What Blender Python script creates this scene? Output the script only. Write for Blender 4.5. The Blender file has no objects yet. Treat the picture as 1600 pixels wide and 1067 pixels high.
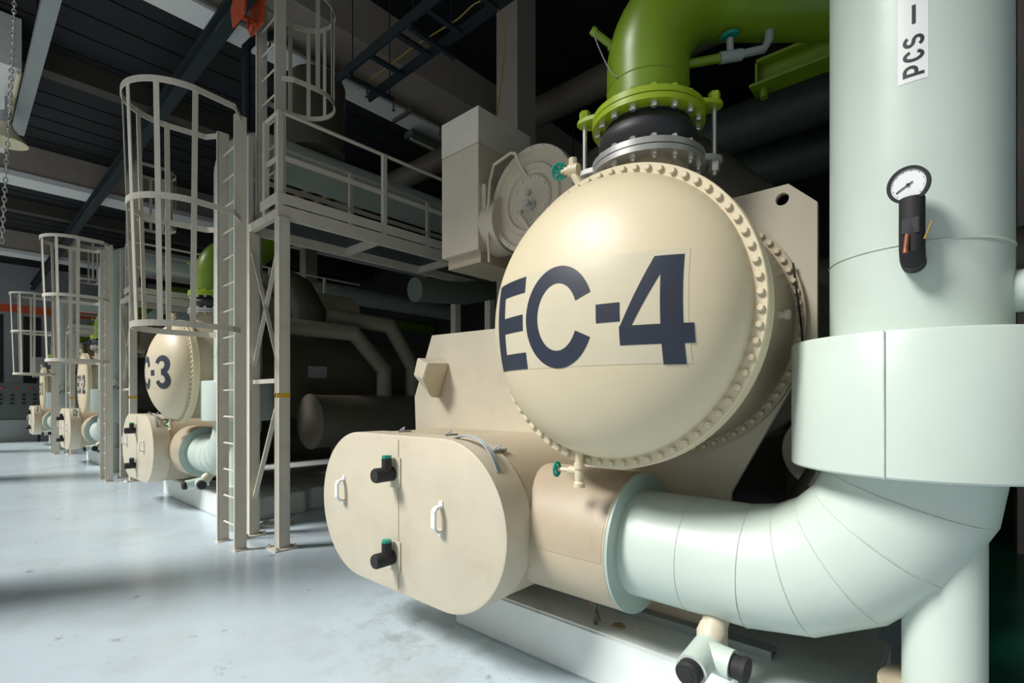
import bpy, bmesh, math, random
from mathutils import Vector, Matrix
random.seed(7)
C = bpy.context.scene.collection
PI = math.pi
def s2l(c):
    return tuple((x/255/12.92 if x/255 <= .04045 else ((x/255+.055)/1.055)**2.4) for x in c)

# ------------------------------------------------------------------ materials
def mat(name, rgb, rough=.5, metal=0., var=.06, scale=3., bump=0., stain=None, stain_amt=0., spec=.5):
    m = bpy.data.materials.new(name); m.use_nodes = True
    nt = m.node_tree; N = nt.nodes; L = nt.links
    b = N['Principled BSDF']
    b.inputs['Roughness'].default_value = rough
    b.inputs['Metallic'].default_value = metal
    b.inputs['Specular IOR Level'].default_value = spec
    col = s2l(rgb)
    tc = N.new('ShaderNodeTexCoord')
    n = N.new('ShaderNodeTexNoise'); n.inputs['Scale'].default_value = scale
    n.inputs['Detail'].default_value = 6; n.inputs['Roughness'].default_value = .6
    L.new(tc.outputs['Object'], n.inputs['Vector'])
    r = N.new('ShaderNodeValToRGB')
    r.color_ramp.elements[0].position = .3; r.color_ramp.elements[1].position = .7
    r.color_ramp.elements[0].color = (*[c*(1-var) for c in col], 1)
    r.color_ramp.elements[1].color = (*[min(1, c*(1+var)) for c in col], 1)
    L.new(n.outputs['Fac'], r.inputs['Fac'])
    out = r.outputs['Color']
    if stain:
        n2 = N.new('ShaderNodeTexNoise'); n2.inputs['Scale'].default_value = 2.3
        n2.inputs['Detail'].default_value = 8; n2.inputs['Roughness'].default_value = .68
        L.new(tc.outputs['Object'], n2.inputs['Vector'])
        r2 = N.new('ShaderNodeValToRGB')
        r2.color_ramp.elements[0].position = .56; r2.color_ramp.elements[1].position = .74
        r2.color_ramp.elements[0].color = (0, 0, 0, 1)
        r2.color_ramp.elements[1].color = (stain_amt,)*3+(1,)
        L.new(n2.outputs['Fac'], r2.inputs['Fac'])
        mx = N.new('ShaderNodeMix'); mx.data_type = 'RGBA'
        L.new(r2.outputs['Color'], mx.inputs['Factor'])
        L.new(out, mx.inputs['A']); mx.inputs['B'].default_value = (*s2l(stain), 1)
        out = mx.outputs['Result']
    L.new(out, b.inputs['Base Color'])
    if bump:
        bp = N.new('ShaderNodeBump'); bp.inputs['Strength'].default_value = bump; bp.inputs['Distance'].default_value = .02
        n3 = N.new('ShaderNodeTexNoise'); n3.inputs['Scale'].default_value = scale*2.5; n3.inputs['Detail'].default_value = 3
        L.new(tc.outputs['Object'], n3.inputs['Vector'])
        L.new(n3.outputs['Fac'], bp.inputs['Height']); L.new(bp.outputs['Normal'], b.inputs['Normal'])
    return m
M = {}
M['beige'] = mat('beige paint', (198, 189, 168), .42, bump=.05, stain=(165, 150, 122), stain_amt=.35)
M['dome'] = mat('glossy cream paint', (205, 192, 162), .46, var=.03, bump=.03)
M['patch'] = mat('repainted cream', (200, 191, 166), .33, var=.05)
M['lag'] = mat('beige metal cladding', (180, 167, 143), .42, stain=(140, 122, 98), stain_amt=.6)
M['lagtop'] = mat('darker beige cladding', (172, 157, 135), .5, stain=(140, 122, 98), stain_amt=.5)
M['mint'] = mat('pale mint paint', (191, 204, 195), .38, var=.03, bump=.05, stain=(186, 200, 186), stain_amt=.4)
M['mintdark'] = mat('mint collar edge', (168, 186, 177), .45, var=.03)
M['seam'] = mat('mint seam', (184, 194, 182), .5, var=.15, scale=12)
M['green'] = mat('leaf green paint', (112, 138, 26), .35, var=.05)
M['lime'] = mat('bright green flange', (150, 172, 36), .35, var=.05)
M['rubber'] = mat('black rubber', (40, 40, 44), .5, var=.2, scale=6)
M['black'] = mat('black foam', (32, 31, 33), .7, var=.15, scale=20)
M['silver'] = mat('galvanised steel', (182, 182, 178), .4, metal=.55, var=.1, scale=12)
M['bolt'] = mat('zinc bolt', (205, 203, 196), .3, metal=.7, var=.05)
M['steel'] = mat('cream steel paint', (212, 206, 191), .5, var=.06, stain=(160, 140, 112), stain_amt=.3)
M['greysteel'] = mat('grey steel paint', (150, 156, 156), .5)
M['navy'] = mat('navy lettering', (40, 46, 60), .4, var=.08, scale=20)
M['ink'] = mat('black lettering', (35, 36, 40), .5)
M['white'] = mat('white label', (226, 228, 226), .4, var=.02)
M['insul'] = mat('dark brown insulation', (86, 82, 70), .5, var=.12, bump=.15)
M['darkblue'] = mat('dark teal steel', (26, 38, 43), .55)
M['concrete'] = mat('painted concrete', (158, 148, 138), .75, var=.06)
M['plinth'] = mat('pale plinth paint', (220, 226, 223), .45, var=.05, stain=(150, 146, 134), stain_amt=.6)
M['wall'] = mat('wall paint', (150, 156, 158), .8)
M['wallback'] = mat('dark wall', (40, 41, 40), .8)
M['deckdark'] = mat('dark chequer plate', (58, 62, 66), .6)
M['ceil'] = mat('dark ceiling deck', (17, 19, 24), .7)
M['purlin'] = mat('dark purlin steel', (70, 67, 60), .6)
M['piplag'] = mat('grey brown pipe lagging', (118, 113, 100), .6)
M['orange'] = mat('orange paint', (190, 78, 40), .5)
M['yellow'] = mat('yellow cable', (150, 126, 60), .5)
M['tape'] = mat('warning yellow', (225, 175, 40), .5)
M['tealwheel'] = mat('teal handwheel', (20, 140, 120), .4)
M['copper'] = mat('worn copper', (150, 95, 70), .4, metal=.6)
M['panel'] = mat('grey green cabinet', (84, 96, 94), .5)
M['red'] = mat('red indicator', (200, 60, 45), .4)
M['duct'] = mat('foil duct', (150, 120, 85), .3, metal=.8)
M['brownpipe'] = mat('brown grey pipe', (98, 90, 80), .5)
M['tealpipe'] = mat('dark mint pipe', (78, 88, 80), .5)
M['lampshade'] = mat('cream enamel', (214, 208, 178), .4)
M['rust'] = mat('rusty ring', (150, 140, 110), .6, var=.3, scale=20)
def floor_mat():
    m = mat('pale blue floor paint', (194, 209, 218), .22, var=.04, scale=1.2)
    nt = m.node_tree; N = nt.nodes; L = nt.links; b = N['Principled BSDF']
    tc = N.new('ShaderNodeTexCoord')
    base = b.inputs['Base Color'].links[0].from_socket
    # wear and scuffs
    n = N.new('ShaderNodeTexNoise'); n.inputs['Scale'].default_value = .9; n.inputs['Detail'].default_value = 10; n.inputs['Roughness'].default_value = .7
    L.new(tc.outputs['Object'], n.inputs['Vector'])
    r = N.new('ShaderNodeValToRGB'); r.color_ramp.elements[0].position = .5; r.color_ramp.elements[1].position = .8
    r.color_ramp.elements[0].color = (0, 0, 0, 1); r.color_ramp.elements[1].color = (.6, .6, .6, 1)
    L.new(n.outputs['Fac'], r.inputs['Fac'])
    mx = N.new('ShaderNodeMix'); mx.data_type = 'RGBA'
    L.new(r.outputs['Color'], mx.inputs['Factor']); L.new(base, mx.inputs['A']); mx.inputs['B'].default_value = (*s2l((168, 170, 165)), 1)
    # rusty chips
    n2 = N.new('ShaderNodeTexNoise'); n2.inputs['Scale'].default_value = 3.2; n2.inputs['Detail'].default_value = 9; n2.inputs['Roughness'].default_value = .75
    L.new(tc.outputs['Object'], n2.inputs['Vector'])
    r2 = N.new('ShaderNodeValToRGB'); r2.color_ramp.elements[0].position = .615; r2.color_ramp.elements[1].position = .68
    r2.color_ramp.elements[0].color = (0, 0, 0, 1); r2.color_ramp.elements[1].color = (.55, .55, .55, 1)
    L.new(n2.outputs['Fac'], r2.inputs['Fac'])
    m2 = N.new('ShaderNodeMix'); m2.data_type = 'RGBA'
    L.new(r2.outputs['Color'], m2.inputs['Factor']); L.new(mx.outputs['Result'], m2.inputs['A']); m2.inputs['B'].default_value = (*s2l((120, 100, 78)), 1)
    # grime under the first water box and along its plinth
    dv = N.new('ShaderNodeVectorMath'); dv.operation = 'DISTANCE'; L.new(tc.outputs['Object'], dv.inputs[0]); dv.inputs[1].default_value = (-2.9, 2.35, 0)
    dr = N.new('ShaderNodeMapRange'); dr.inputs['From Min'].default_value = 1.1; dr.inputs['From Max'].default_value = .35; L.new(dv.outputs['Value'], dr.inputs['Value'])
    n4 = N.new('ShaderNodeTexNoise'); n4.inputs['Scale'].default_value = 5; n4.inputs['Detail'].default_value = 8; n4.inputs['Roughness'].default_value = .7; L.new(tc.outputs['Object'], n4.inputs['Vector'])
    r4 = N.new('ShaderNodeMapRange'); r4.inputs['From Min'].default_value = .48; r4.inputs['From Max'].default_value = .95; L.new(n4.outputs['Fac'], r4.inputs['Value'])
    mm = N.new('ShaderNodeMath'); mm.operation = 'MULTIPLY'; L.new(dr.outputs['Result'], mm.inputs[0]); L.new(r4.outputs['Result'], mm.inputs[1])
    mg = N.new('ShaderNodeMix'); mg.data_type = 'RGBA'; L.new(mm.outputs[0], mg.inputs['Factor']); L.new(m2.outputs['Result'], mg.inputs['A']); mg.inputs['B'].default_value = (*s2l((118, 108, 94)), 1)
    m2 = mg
    # dark green paint behind and right of the first plinth
    sx = N.new('ShaderNodeSeparateXYZ'); L.new(tc.outputs['Object'], sx.inputs['Vector'])
    gx = N.new('ShaderNodeMath'); gx.operation = 'GREATER_THAN'; gx.inputs[1].default_value = -.2; L.new(sx.outputs['X'], gx.inputs[0])
    gy = N.new('ShaderNodeMath'); gy.operation = 'GREATER_THAN'; gy.inputs[1].default_value = 3.3; L.new(sx.outputs['Y'], gy.inputs[0])
    mu = N.new('ShaderNodeMath'); mu.operation = 'MULTIPLY'; L.new(gx.outputs[0], mu.inputs[0]); L.new(gy.outputs[0], mu.inputs[1])
    m3 = N.new('ShaderNodeMix'); m3.data_type = 'RGBA'
    L.new(mu.outputs[0], m3.inputs['Factor']); L.new(m2.outputs['Result'], m3.inputs['A']); m3.inputs['B'].default_value = (*s2l((28, 112, 86)), 1)
    L.new(m3.outputs['Result'], b.inputs['Base Color'])
    return m
M['floor'] = floor_mat()

# ------------------------------------------------------------------ mesh helper
class B:
    def __init__(s): s.bm = bmesh.new()
    def box(s, lo, hi, rot=None, about=None):
        lo, hi = Vector(lo), Vector(hi); c = (lo+hi)/2; d = hi-lo
        r = bmesh.ops.create_cube(s.bm, size=1)
        for v in r['verts']:
            v.co = Vector((v.co.x*d.x, v.co.y*d.y, v.co.z*d.z))
            if rot is not None: v.co = rot @ v.co
            v.co += c
        return s
    def frame(s, a):
        a = a.normalized(); t = Vector((0, 0, 1)) if abs(a.z) < .9 else Vector((1, 0, 0))
        u = a.cross(t).normalized(); w = u.cross(a).normalized(); return u, w
    def lathe(s, o, axis, prof, n=48, cap0=True, cap1=True):
        o = Vector(o); a = Vector(axis).normalized(); u, w = s.frame(a); rings = []
        for t, r in prof:
            if r < 1e-6: rings.append([s.bm.verts.new(o+a*t)]); continue
            rings.append([s.bm.verts.new(o+a*t+(u*math.cos(2*PI*i/n)+w*math.sin(2*PI*i/n))*r) for i in range(n)])
        for p, q in zip(rings, rings[1:]):
            if len(p) == 1 and len(q) == 1: continue
            for i in range(n):
                j = (i+1) % n
                if len(p) == 1: s.bm.faces.new((p[0], q[i], q[j]))
                elif len(q) == 1: s.bm.faces.new((p[i], q[0], p[j]))
                else: s.bm.faces.new((p[i], q[i], q[j], p[j]))
        if cap0 and len(rings[0]) > 1: s.bm.faces.new(rings[0])
        if cap1 and len(rings[-1]) > 1: s.bm.faces.new(rings[-1])
        return s
    def ring(s, o, axis, t0, t1, ri, ro, n=64):
        return s.lathe(o, axis, [(t0, ri), (t0, ro), (t1, ro), (t1, ri), (t0, ri)], n, False, False)
    def cyl(s, p, q, r, n=24, r2=None):
        p, q = Vector(p), Vector(q); return s.lathe(p, q-p, [(0, r), ((q-p).length, r if r2 is None else r2)], n)
    def bar(s, p, q, w, h=None, up=None):
        p, q = Vector(p), Vector(q); h = h or w; a = (q-p).normalized()
        upv = Vector(up) if up else (Vector((0, 0, 1)) if abs(a.z) < .9 else Vector((0, 1, 0)))
        u = a.cross(upv).normalized(); v = u.cross(a).normalized(); vs = []
        for e in (p, q):
            vs.append([s.bm.verts.new(e+u*x*w/2+v*y*h/2) for x, y in ((-1, -1), (1, -1), (1, 1), (-1, 1))])
        for i in range(4):
            j = (i+1) % 4; s.bm.faces.new((vs[0][i], vs[1][i], vs[1][j], vs[0][j]))
        s.bm.faces.new(vs[0]); s.bm.faces.new(vs[1]); return s
    def tube(s, pts, r, n=12, closed=False):
        pts = [Vector(p) for p in pts]; rings = []; m = len(pts); prev = None
        for i, p in enumerate(pts):
            a = pts[(i-1) % m] if (i > 0 or closed) else p
            b = pts[(i+1) % m] if (i < m-1 or closed) else p
            t = (b-a).normalized()
            if prev is None: u, w = s.frame(t)
            else:
                u = (prev-t*prev.dot(t)).normalized(); w = u.cross(t).normalized()
            prev = u; k = 1.
            if 0 < i < m-1:
                d1 = (p-pts[i-1]).normalized(); c = max(.5, d1.dot(t)); k = 1.
                # stretch along the mitre so the bend keeps its bore
                nn = ((pts[i+1]-p).normalized()-d1)
                if nn.length > 1e-5:
                    nn.normalize(); rings.append([])
                    for q in range(n):
                        off = (u*math.cos(2*PI*q/n)+w*math.sin(2*PI*q/n))*r
                        off += nn*off.dot(nn)*(1/c-1)
                        rings[-1].append(s.bm.verts.new(p+off))
                    continue
            rings.append([s.bm.verts.new(p+(u*math.cos(2*PI*q/n)+w*math.sin(2*PI*q/n))*r) for q in range(n)])
        prs = list(zip(rings, rings[1:]))+([(rings[-1], rings[0])] if closed else [])
        for p, q in prs:
            for i in range(n):
                j = (i+1) % n; s.bm.faces.new((p[i], q[i], q[j], p[j]))
        if not closed: s.bm.faces.new(rings[0]); s.bm.faces.new(rings[-1])
        return s
    def prism(s, poly, f0, f1):
        a = [s.bm.verts.new(f0(*p)) for p in poly]; b = [s.bm.verts.new(f1(*p)) for p in poly]; n = len(a)
        s.bm.faces.new(a); s.bm.faces.new(b)
        for i in range(n):
            j = (i+1) % n; s.bm.faces.new((a[i], b[i], b[j], a[j]))
        return s
    def hull(s, pts):
        vs = [s.bm.verts.new(Vector(p)) for p in pts]
        r = bmesh.ops.convex_hull(s.bm, input=vs)
        bmesh.ops.delete(s.bm, geom=[g for g in r['geom_interior'] if isinstance(g, bmesh.types.BMVert)], context='VERTS')
        return s
    def mesh(s, name, m, org=(0, 0, 0), bevel=0., smooth=True, recalc=True):
        if recalc: bmesh.ops.recalc_face_normals(s.bm, faces=s.bm.faces[:])
        if bevel:
            es = [e for e in s.bm.edges if len(e.link_faces) == 2 and e.calc_face_angle(0) > .5]
            bmesh.ops.bevel(s.bm, geom=es, offset=bevel, segments=2, affect='EDGES', clamp_overlap=True)
        o = Vector(org)
        for v in s.bm.verts: v.co -= o
        me = bpy.data.meshes.new(name); s.bm.to_mesh(me); s.bm.free()
        me.materials.append(M[m])
        if smooth:
            me.polygons.foreach_set('use_smooth', [True]*len(me.polygons)); me.set_sharp_from_angle(angle=math.radians(32))
        return me
def link(name, me, parent=None, loc=(0, 0, 0), rot=None):
    o = bpy.data.objects.new(name, me); C.objects.link(o); o.location = loc
    if rot is not None: o.rotation_euler = rot
    if parent: o.parent = parent
    return o
ORG = Vector((0, 0, 0))
def part(name, b, m, parent, bevel=0., label=None, smooth=True):
    o = link(name, b.mesh(name, m, ORG, bevel, smooth), parent)
    if label: o['label'] = label
    return o
def tag(o, label, cat, group=None):
    o['label'] = label; o['category'] = cat
    if group: o['group'] = group
    return o
def thing(name, loc, label, cat, group=None):
    global ORG
    ORG = Vector(loc)
    return tag(link(name, None, None, loc), label, cat, group)
def solo(name, b, m, label, cat, group=None, bevel=0., loc=(0, 0, 0)):
    o = link(name, b.mesh(name, m, loc, bevel), None, loc); return tag(o, label, cat, group)
def struct(name, b, m, bevel=0.):
    o = link(name, b.mesh(name, m, (0, 0, 0), bevel)); o['kind'] = 'structure'; return o
def copy_tree(o, dx=0, parent=None):
    c = o.copy(); C.objects.link(c)
    if parent: c.parent = parent
    else: c.location = o.location+Vector((dx, 0, 0))
    for ch in list(o.children): copy_tree(ch, 0, c)
    return c
def bez(p, n=24):
    p = [Vector(x) for x in p]; out = []
    for i in range(n+1):
        t = i/n; q = p[:]
        while len(q) > 1: q = [a.lerp(b, t) for a, b in zip(q, q[1:])]
        out.append(q[0])
    return out
# bolts share one mesh: hexagon head with a rounded crown, pointing along local +Z
def bolt_mesh(r, h, m):
    b = B(); b.lathe((0, 0, 0), (0, 0, 1), [(0, r), (h*.8, r), (h, r*.75), (h, 0)], 6); return b.mesh('bolt', m)
def aim(v): return Vector(v).to_track_quat('Z', 'Y').to_euler()

ZC = 7.35
# ------------------------------------------------------------------ lettering
def arc(cx, cy, rx, ry, a0, a1, n=28):
    return [(cx+rx*math.cos(math.radians(a0+(a1-a0)*i/n)), cy+ry*math.sin(math.radians(a0+(a1-a0)*i/n))) for i in range(n+1)]
def seg(p, q, n=10): return [(p[0]+(q[0]-p[0])*i/n, p[1]+(q[1]-p[1])*i/n) for i in range(n+1)]
def strip(bm, pts, wx, wy, f, k=4):
    if pts[0] == 'quad':
        A, Bq, Cq, D = pts[1:]; lerp = lambda p, q, t: (p[0]+(q[0]-p[0])*t, p[1]+(q[1]-p[1])*t)
        rows = [[bm.verts.new(f(*lerp(lerp(A, D, j/6), lerp(Bq, Cq, j/6), i/16))) for j in range(7)] for i in range(17)]
        for r, q in zip(rows, rows[1:]):
            for j in range(6): bm.faces.new((r[j], r[j+1], q[j+1], q[j]))
        return
    m = len(pts); rows = []
    for i, p in enumerate(pts):
        a = pts[max(0, i-1)]; b = pts[min(m-1, i+1)]
        dx, dy = b[0]-a[0], b[1]-a[1]; l = math.hypot(dx, dy); nx, ny = -dy/l, dx/l
        rows.append([bm.verts.new(f(p[0]+nx*wx*(j/k-.5), p[1]+ny*wy*(j/k-.5))) for j in range(k+1)])
    for r, q in zip(rows, rows[1:]):
        for j in range(k): bm.faces.new((r[j], r[j+1], q[j+1], q[j]))
def glyph(ch, u0, u1, v0, v1, s):
    """centre lines of one bold sans letter filling the box"""
    h = s/2; um, vm = (u0+u1)/2, (v0+v1)/2; W, H = (u1-u0)/2, (v1-v0)/2; L = []
    if ch == 'E':
        L = [seg((u0+h, v0), (u0+h, v1)), seg((u0, v0+h), (u1, v0+h)), seg((u0, v1-h), (u1, v1-h)), seg((u0, vm), (u1-.05*(u1-u0), vm))]
    elif ch == 'C': L = [arc(um, vm, W-h, H-h, 23, 333, 48)]
    elif ch == '-': L = [seg((u0, vm-.03*H), (u1, vm-.03*H))]
    elif ch == '4':
        x = u1-s*.95; yb = v0+.28*(v1-v0)
        L = [seg((x, v0), (x, v1)), seg((u0, yb), (u1, yb)), ('quad', (u0, yb+h*.8), (u0+.49*(u1-u0), v1), (x, v1), (u0+.17*(u1-u0), yb+h*.8))]
    elif ch == '3':
        r = (H-h)/2+h/2*.0; r = (v1-v0-s)/4
        L = [arc(um, v1-h-r, W-h, r, 165, -90, 30), arc(um, v0+h+r, W-h, r, 90, -165, 30)]
    elif ch == '2':
        r = (v1-v0)*.27
        L = [arc(um, v1-h-r, W-h, r, 170, -35, 26)+seg((um+(W-h)*math.cos(math.radians(-35)), v1-h-r+r*math.sin(math.radians(-35))), (u0+h*.9, v0+h), 10)[1:], seg((u0, v0+h), (u1, v0+h))]
    elif ch == '1': L = [seg((um+h, v0), (um+h, v1)), seg((um-h*1.6, v1-s*1.2), (um+h, v1-h*.7), 6)]
    elif ch == 'P':
        r = (v1-v0)*.27
        L = [seg((u0+h, v0), (u0+h, v1)), seg((u0+h, v1-h), (um, v1-h), 4)+arc(um, v1-h-r+0*h, W-h, r, 90, -90, 20)[1:]+seg((um, v1-h-2*r), (u0+h, v1-h-2*r), 4)[1:]]
    elif ch == 'S':
        r = (v1-v0-s)/4
        L = [arc(um, v1-h-r, W-h, r, 20, 270, 26)+arc(um, v0+h+r, W-h, r, 90, -160, 26)[1:]]
    return L
def write(items, f, s, name, m, parent, each=False):
    if each:
        for it in items: write([it], f, s, name, m, parent)
        return
    b = B()
    for ch, u0, u1, v0, v1 in items:
        for l in glyph(ch, u0, u1, v0, v1, s): strip(b.bm, l, s, s, f)
    return part(name, b, m, parent, smooth=True)

# ------------------------------------------------------------------ the chiller (modelled where EC-4 stands)
HX, HZ, HY = -1.263, 2.036, 2.13         # centre of the evaporator head, plane of its flange
SHIFT = [0, -6.86, -14.35, -22.3]
def dome_y(u, v, e=0.):
    r = .668; q = 1-(u*u+v*v)/(r*r); return 2.105-.355*math.sqrt(max(q, 0))-e
ch = thing('chiller', (-2.0, 2.8, 0), 'beige chiller nearest the camera, EC-4 lettered on its big domed end', 'chiller', 'chillers in the row')
b = B(); prof = [(0, .668)]
for i in range(1, 25):
    t = PI/2*i/24; prof.append((.355*math.sin(t), .668*math.cos(t) if i < 24 else 0))
b.lathe((HX, 2.105, HZ), (0, -1, 0), prof, 96, cap0=True)
head = part('evaporator_head', b, 'dome', ch, label='cream domed end cover')
b = B(); b.lathe((HX, 0, HZ), (0, 1, 0), [(2.088, .66), (2.088, .713), (2.092, .717), (2.128, .717), (2.132, .713), (2.136, .713), (2.14, .717), (2.17, .717), (2.172, .66), (2.088, .66)], 96, False, False)
flange = part('head_flange', b, 'dome', ch)
BM = bolt_mesh(.015, .016, 'dome')
for i in range(68):
    a = 2*PI*(i+.5)/68
    link('bolt', BM, flange, Vector((HX+.691*math.cos(a), 2.088, HZ+.691*math.sin(a)))-ORG, aim((0, -1, 0)))
b = B(); b.lathe((HX, 0, HZ), (0, 1, 0), [(2.17, .655), (2.80, .655)], 96)
chan = part('evaporator_channel', b, 'lag', ch)
b = B(); b.lathe((-.615, 2.5, 2.03), (1, 0, 0), [(0, .017), (.03, .017), (.03, .022), (.05, .022), (.05, 0)], 8)
part('plug', b, 'beige', chan)
# tube sheet with lifting eye
def plate(poly, holes, y0, y1):
    cu = bpy.data.curves.new('tmp', 'CURVE'); cu.dimensions = '2D'; cu.fill_mode = 'BOTH'; cu.extrude = (y1-y0)/2
    for pl in [poly]+holes:
        sp = cu.splines.new('POLY'); sp.points.add(len(pl)-1); sp.use_cyclic_u = True
        for p, q in zip(sp.points, pl): p.co = (q[0], q[1], 0, 1)
    o = bpy.data.objects.new('tmp', cu); C.objects.link(o)
    me = bpy.data.meshes.new_from_object(o.evaluated_get(bpy.context.evaluated_depsgraph_get()))
    bpy.data.objects.remove(o); b = B(); b.bm.from_mesh(me); bpy.data.meshes.remove(me)
    for v in b.bm.verts: v.co = Vector((v.co.x, (y0+y1)/2+v.co.z, v.co.y))
    return b
hole = [(-.677+.032*math.cos(2*PI*i/24), 2.674+.032*math.sin(2*PI*i/24)) for i in range(24)]
sheet = plate([(-3.66, .47), (-3.723, 1.673), (-3.476, 2.215), (-1.98, 2.19), (-1.98, 2.62), (-1.86, 2.744), (-.648, 2.744), (-.521, 2.62), (-.521, 1.93), (-.935, 1.135), (-.935, .95), (-1.35, .5)], [hole], 2.83, 2.875)
bmesh.ops.remove_doubles(sheet.bm, verts=sheet.bm.verts[:], dist=1e-5)
ts = part('tube_sheet', sheet, 'beige', ch, smooth=False)
b = B(); b.lathe((HX, 0, HZ), (0, 1, 0), [(2.795, .65), (2.795, .702), (2.83, .702), (2.83, .65)], 96)
rf = part('rear_flange', b, 'lag', ch)
for i in range(72):
    a = 2*PI*(i+.5)/72
    link('bolt', BM, rf, Vector((HX+.678*math.cos(a), 2.795, HZ+.678*math.sin(a)))-ORG, aim((0, -1, 0)))
b = B(); b.tube(bez([(-.62, 2.80, 2.33), (-.60, 2.765, 2.15), (-.56, 2.775, 2.0), (-.575, 2.765, 1.8)], 18), .005, 6); part('sensor_cable', b, 'black', ch)
b = B(); b.box((-1.4, 2.85, .98), (-.95, 2.9, 1.13)); b.box((-1.6, 2.87, .31), (-1.1, 2.95, 1.0)); part('support_foot', b, 'lag', ch)
for lo, hi in (((-3.5, 2.95, .31), (-3.1, 3.1, .8)), ((-2.4, 2.95, .31), (-2.0, 3.1, .8)), ((-3.5, 6.9, .31), (-3.1, 7.1, .8)), ((-1.6, 6.9, .31), (-1.1, 7.1, 1.5))):
    b = B(); b.box(lo, hi); part('support_foot', b, 'insul', ch)
# sloping hood on the tube sheet
b = B(); b.hull([(-3.412, 2.62, 2.0), (-3.276, 2.62, 1.946), (-3.465, 2.62, 1.857), (-3.309, 2.6, 1.822), (-3.324, 2.7, 1.666), (-3.376, 2.83, 1.658), (-3.334, 2.83, 2.0), (-3.25, 2.83, 1.955), (-3.44, 2.83, 2.0), (-3.47, 2.83, 1.85)])
part('hood', b, 'beige', ch, bevel=.006)
# condenser water box
def oval(cx, cz, w, h, rx, n=18):
    P = []
    for k, (sx, sz) in enumerate(((1, 1), (-1, 1), (-1, -1), (1, -1))):
        for i in range(n+1):
            a = PI/2*(k+i/n); P.append((cx+sx*(w-rx)+rx*math.cos(a), cz+h*math.sin(a)))
    return P
def ovalprism(ring_list):
    b = B(); rings = []
    for y, w, h, rx in ring_list: rings.append([b.bm.verts.new((x, y, z)) for x, z in oval(-2.73, .908, w, h, rx)])
    for p, q in zip(rings, rings[1:]):
        for i in range(len(p)):
            j = (i+1) % len(p); b.bm.faces.new((p[i], q[i], q[j], p[j]))
    b.bm.faces.new(rings[0]); b.bm.faces.new(rings[-1])
    bmesh.ops.remove_doubles(b.bm, verts=b.bm.verts[:], dist=1e-5); return b
wb = part('water_box_cover', ovalprism([(1.93, .953, .498, .5), (1.936, .965, .51, .512), (2.145, .965, .51, .512)]), 'beige', ch, label='oval insulated end cover with two handles')
part('water_box', ovalprism([(2.147, .958, .503, .505), (2.83, .958, .503, .505)]), 'lag', ch)
b = B(); b.box((-2.712, 1.927, .42), (-2.706, 1.931, 1.39)); part('panel_seam', b, 'lag', wb)
def wheel(b, c, axis, r=.03, spokes=5):
    c = Vector(c); a = Vector(axis).normalized(); u, w = b.frame(a)
    b.tube([c+(u*math.cos(2*PI*i/18)+w*math.sin(2*PI*i/18))*r for i in range(18)], r*.2, 6, closed=True)
    for i in range(spokes):
        d = u*math.cos(2*PI*i/spokes)+w*math.sin(2*PI*i/spokes); b.bar(c, c+d*r, r*.28)
    b.lathe(c-a*r*.5, a, [(0, r*.22), (r*.8, r*.22)], 8); return b
for hx, hz in ((-3.385, .985), (-2.285, .945)):
    b = B(); pts = [(hx, 1.93, hz+.075), (hx, 1.885, hz+.068), (hx, 1.872, hz+.045), (hx, 1.872, hz-.045), (hx, 1.885, hz-.068), (hx, 1.93, hz-.075)]
    for p, q in zip(pts, pts[1:]): b.bar(p, q, .036, .014, up=(0, -1, .01) if abs(p[2]-q[2]) > .03 else None)
    b.box((hx-.016, 1.924, hz+.066), (hx+.016, 1.93, hz+.105)); b.box((hx-.016, 1.924, hz-.105), (hx+.016, 1.93, hz-.066))
    part('handle', b, 'white', wb)
for cx, cz in ((-2.765, 1.165), (-2.765, .62)):
    b = B(); b.box((cx-.05, 1.922, cz-.085), (cx+.085, 1.93, cz+.11)); part('mounting_plate', b, 'beige', wb, bevel=.003)
    b = B(); b.lathe((cx, 1.925, cz), (0, -1, 0), [(0, .046), (.13, .048), (.142, .042), (.142, 0)], 24)
    b.cyl((cx+.005, 1.875, cz+.03), (cx+.005, 1.875, cz+.105), .033, 20)
    v = part('insulated_valve', b, 'black', wb, label='black foam covered valve')
    b = B(); b.lathe((cx+.005, 1.875, cz+.105), (0, 0, 1), [(0, .03), (.018, .031), (.02, .024), (.02, 0)], 10); part('valve_knob', b, 'tealwheel', wb, label='teal valve top')
# cable loop and latches on the cover's side
b = B()
for k in range(3):
    y = 2.0+.014*k; pts = []
    for i in range(15):
        t = i/14; a = math.radians(88-46*t); bump = .05*math.sin(PI*t)
        pts.append((-2.277+(.512+bump)*math.cos(a), y, .908+(.51+bump)*math.sin(a)))
    b.tube(pts, .006, 6)
part('strap_loop', b, 'greysteel', ch)
for x in (-2.95, -2.45, -2.02):
    b = B(); dz = 0 if x < -2.27 else .51*(1-math.sqrt(max(0, 1-((x+2.277)/.512)**2)))
    b.box((x-.015, 2.09, 1.416-dz), (x+.015, 2.2, 1.428-dz)); b.tube([(x-.02, 2.13, 1.43-dz), (x, 2.15, 1.45-dz), (x+.02, 2.13, 1.43-dz)], .005, 6); part('latch', b, 'greysteel', ch)
PYY, PZZ = 2.49, .881
b = B(); b.lathe((0, PYY, PZZ), (1, 0, 0), [(-1.98, .37), (-1.305, .37), (-1.303, .372), (-1.295, .372), (-1.295, .2)], 72)
wn = part('water_nozzle', b, 'lag', ch)
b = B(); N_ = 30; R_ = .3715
sh = [[b.bm.verts.new((x, PYY-R_*math.cos(math.radians(-6+192*i/N_)), PZZ+R_*math.sin(math.radians(-6+192*i/N_)))) for i in range(N_+1)] for x in (-1.95, -1.31)]
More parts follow.
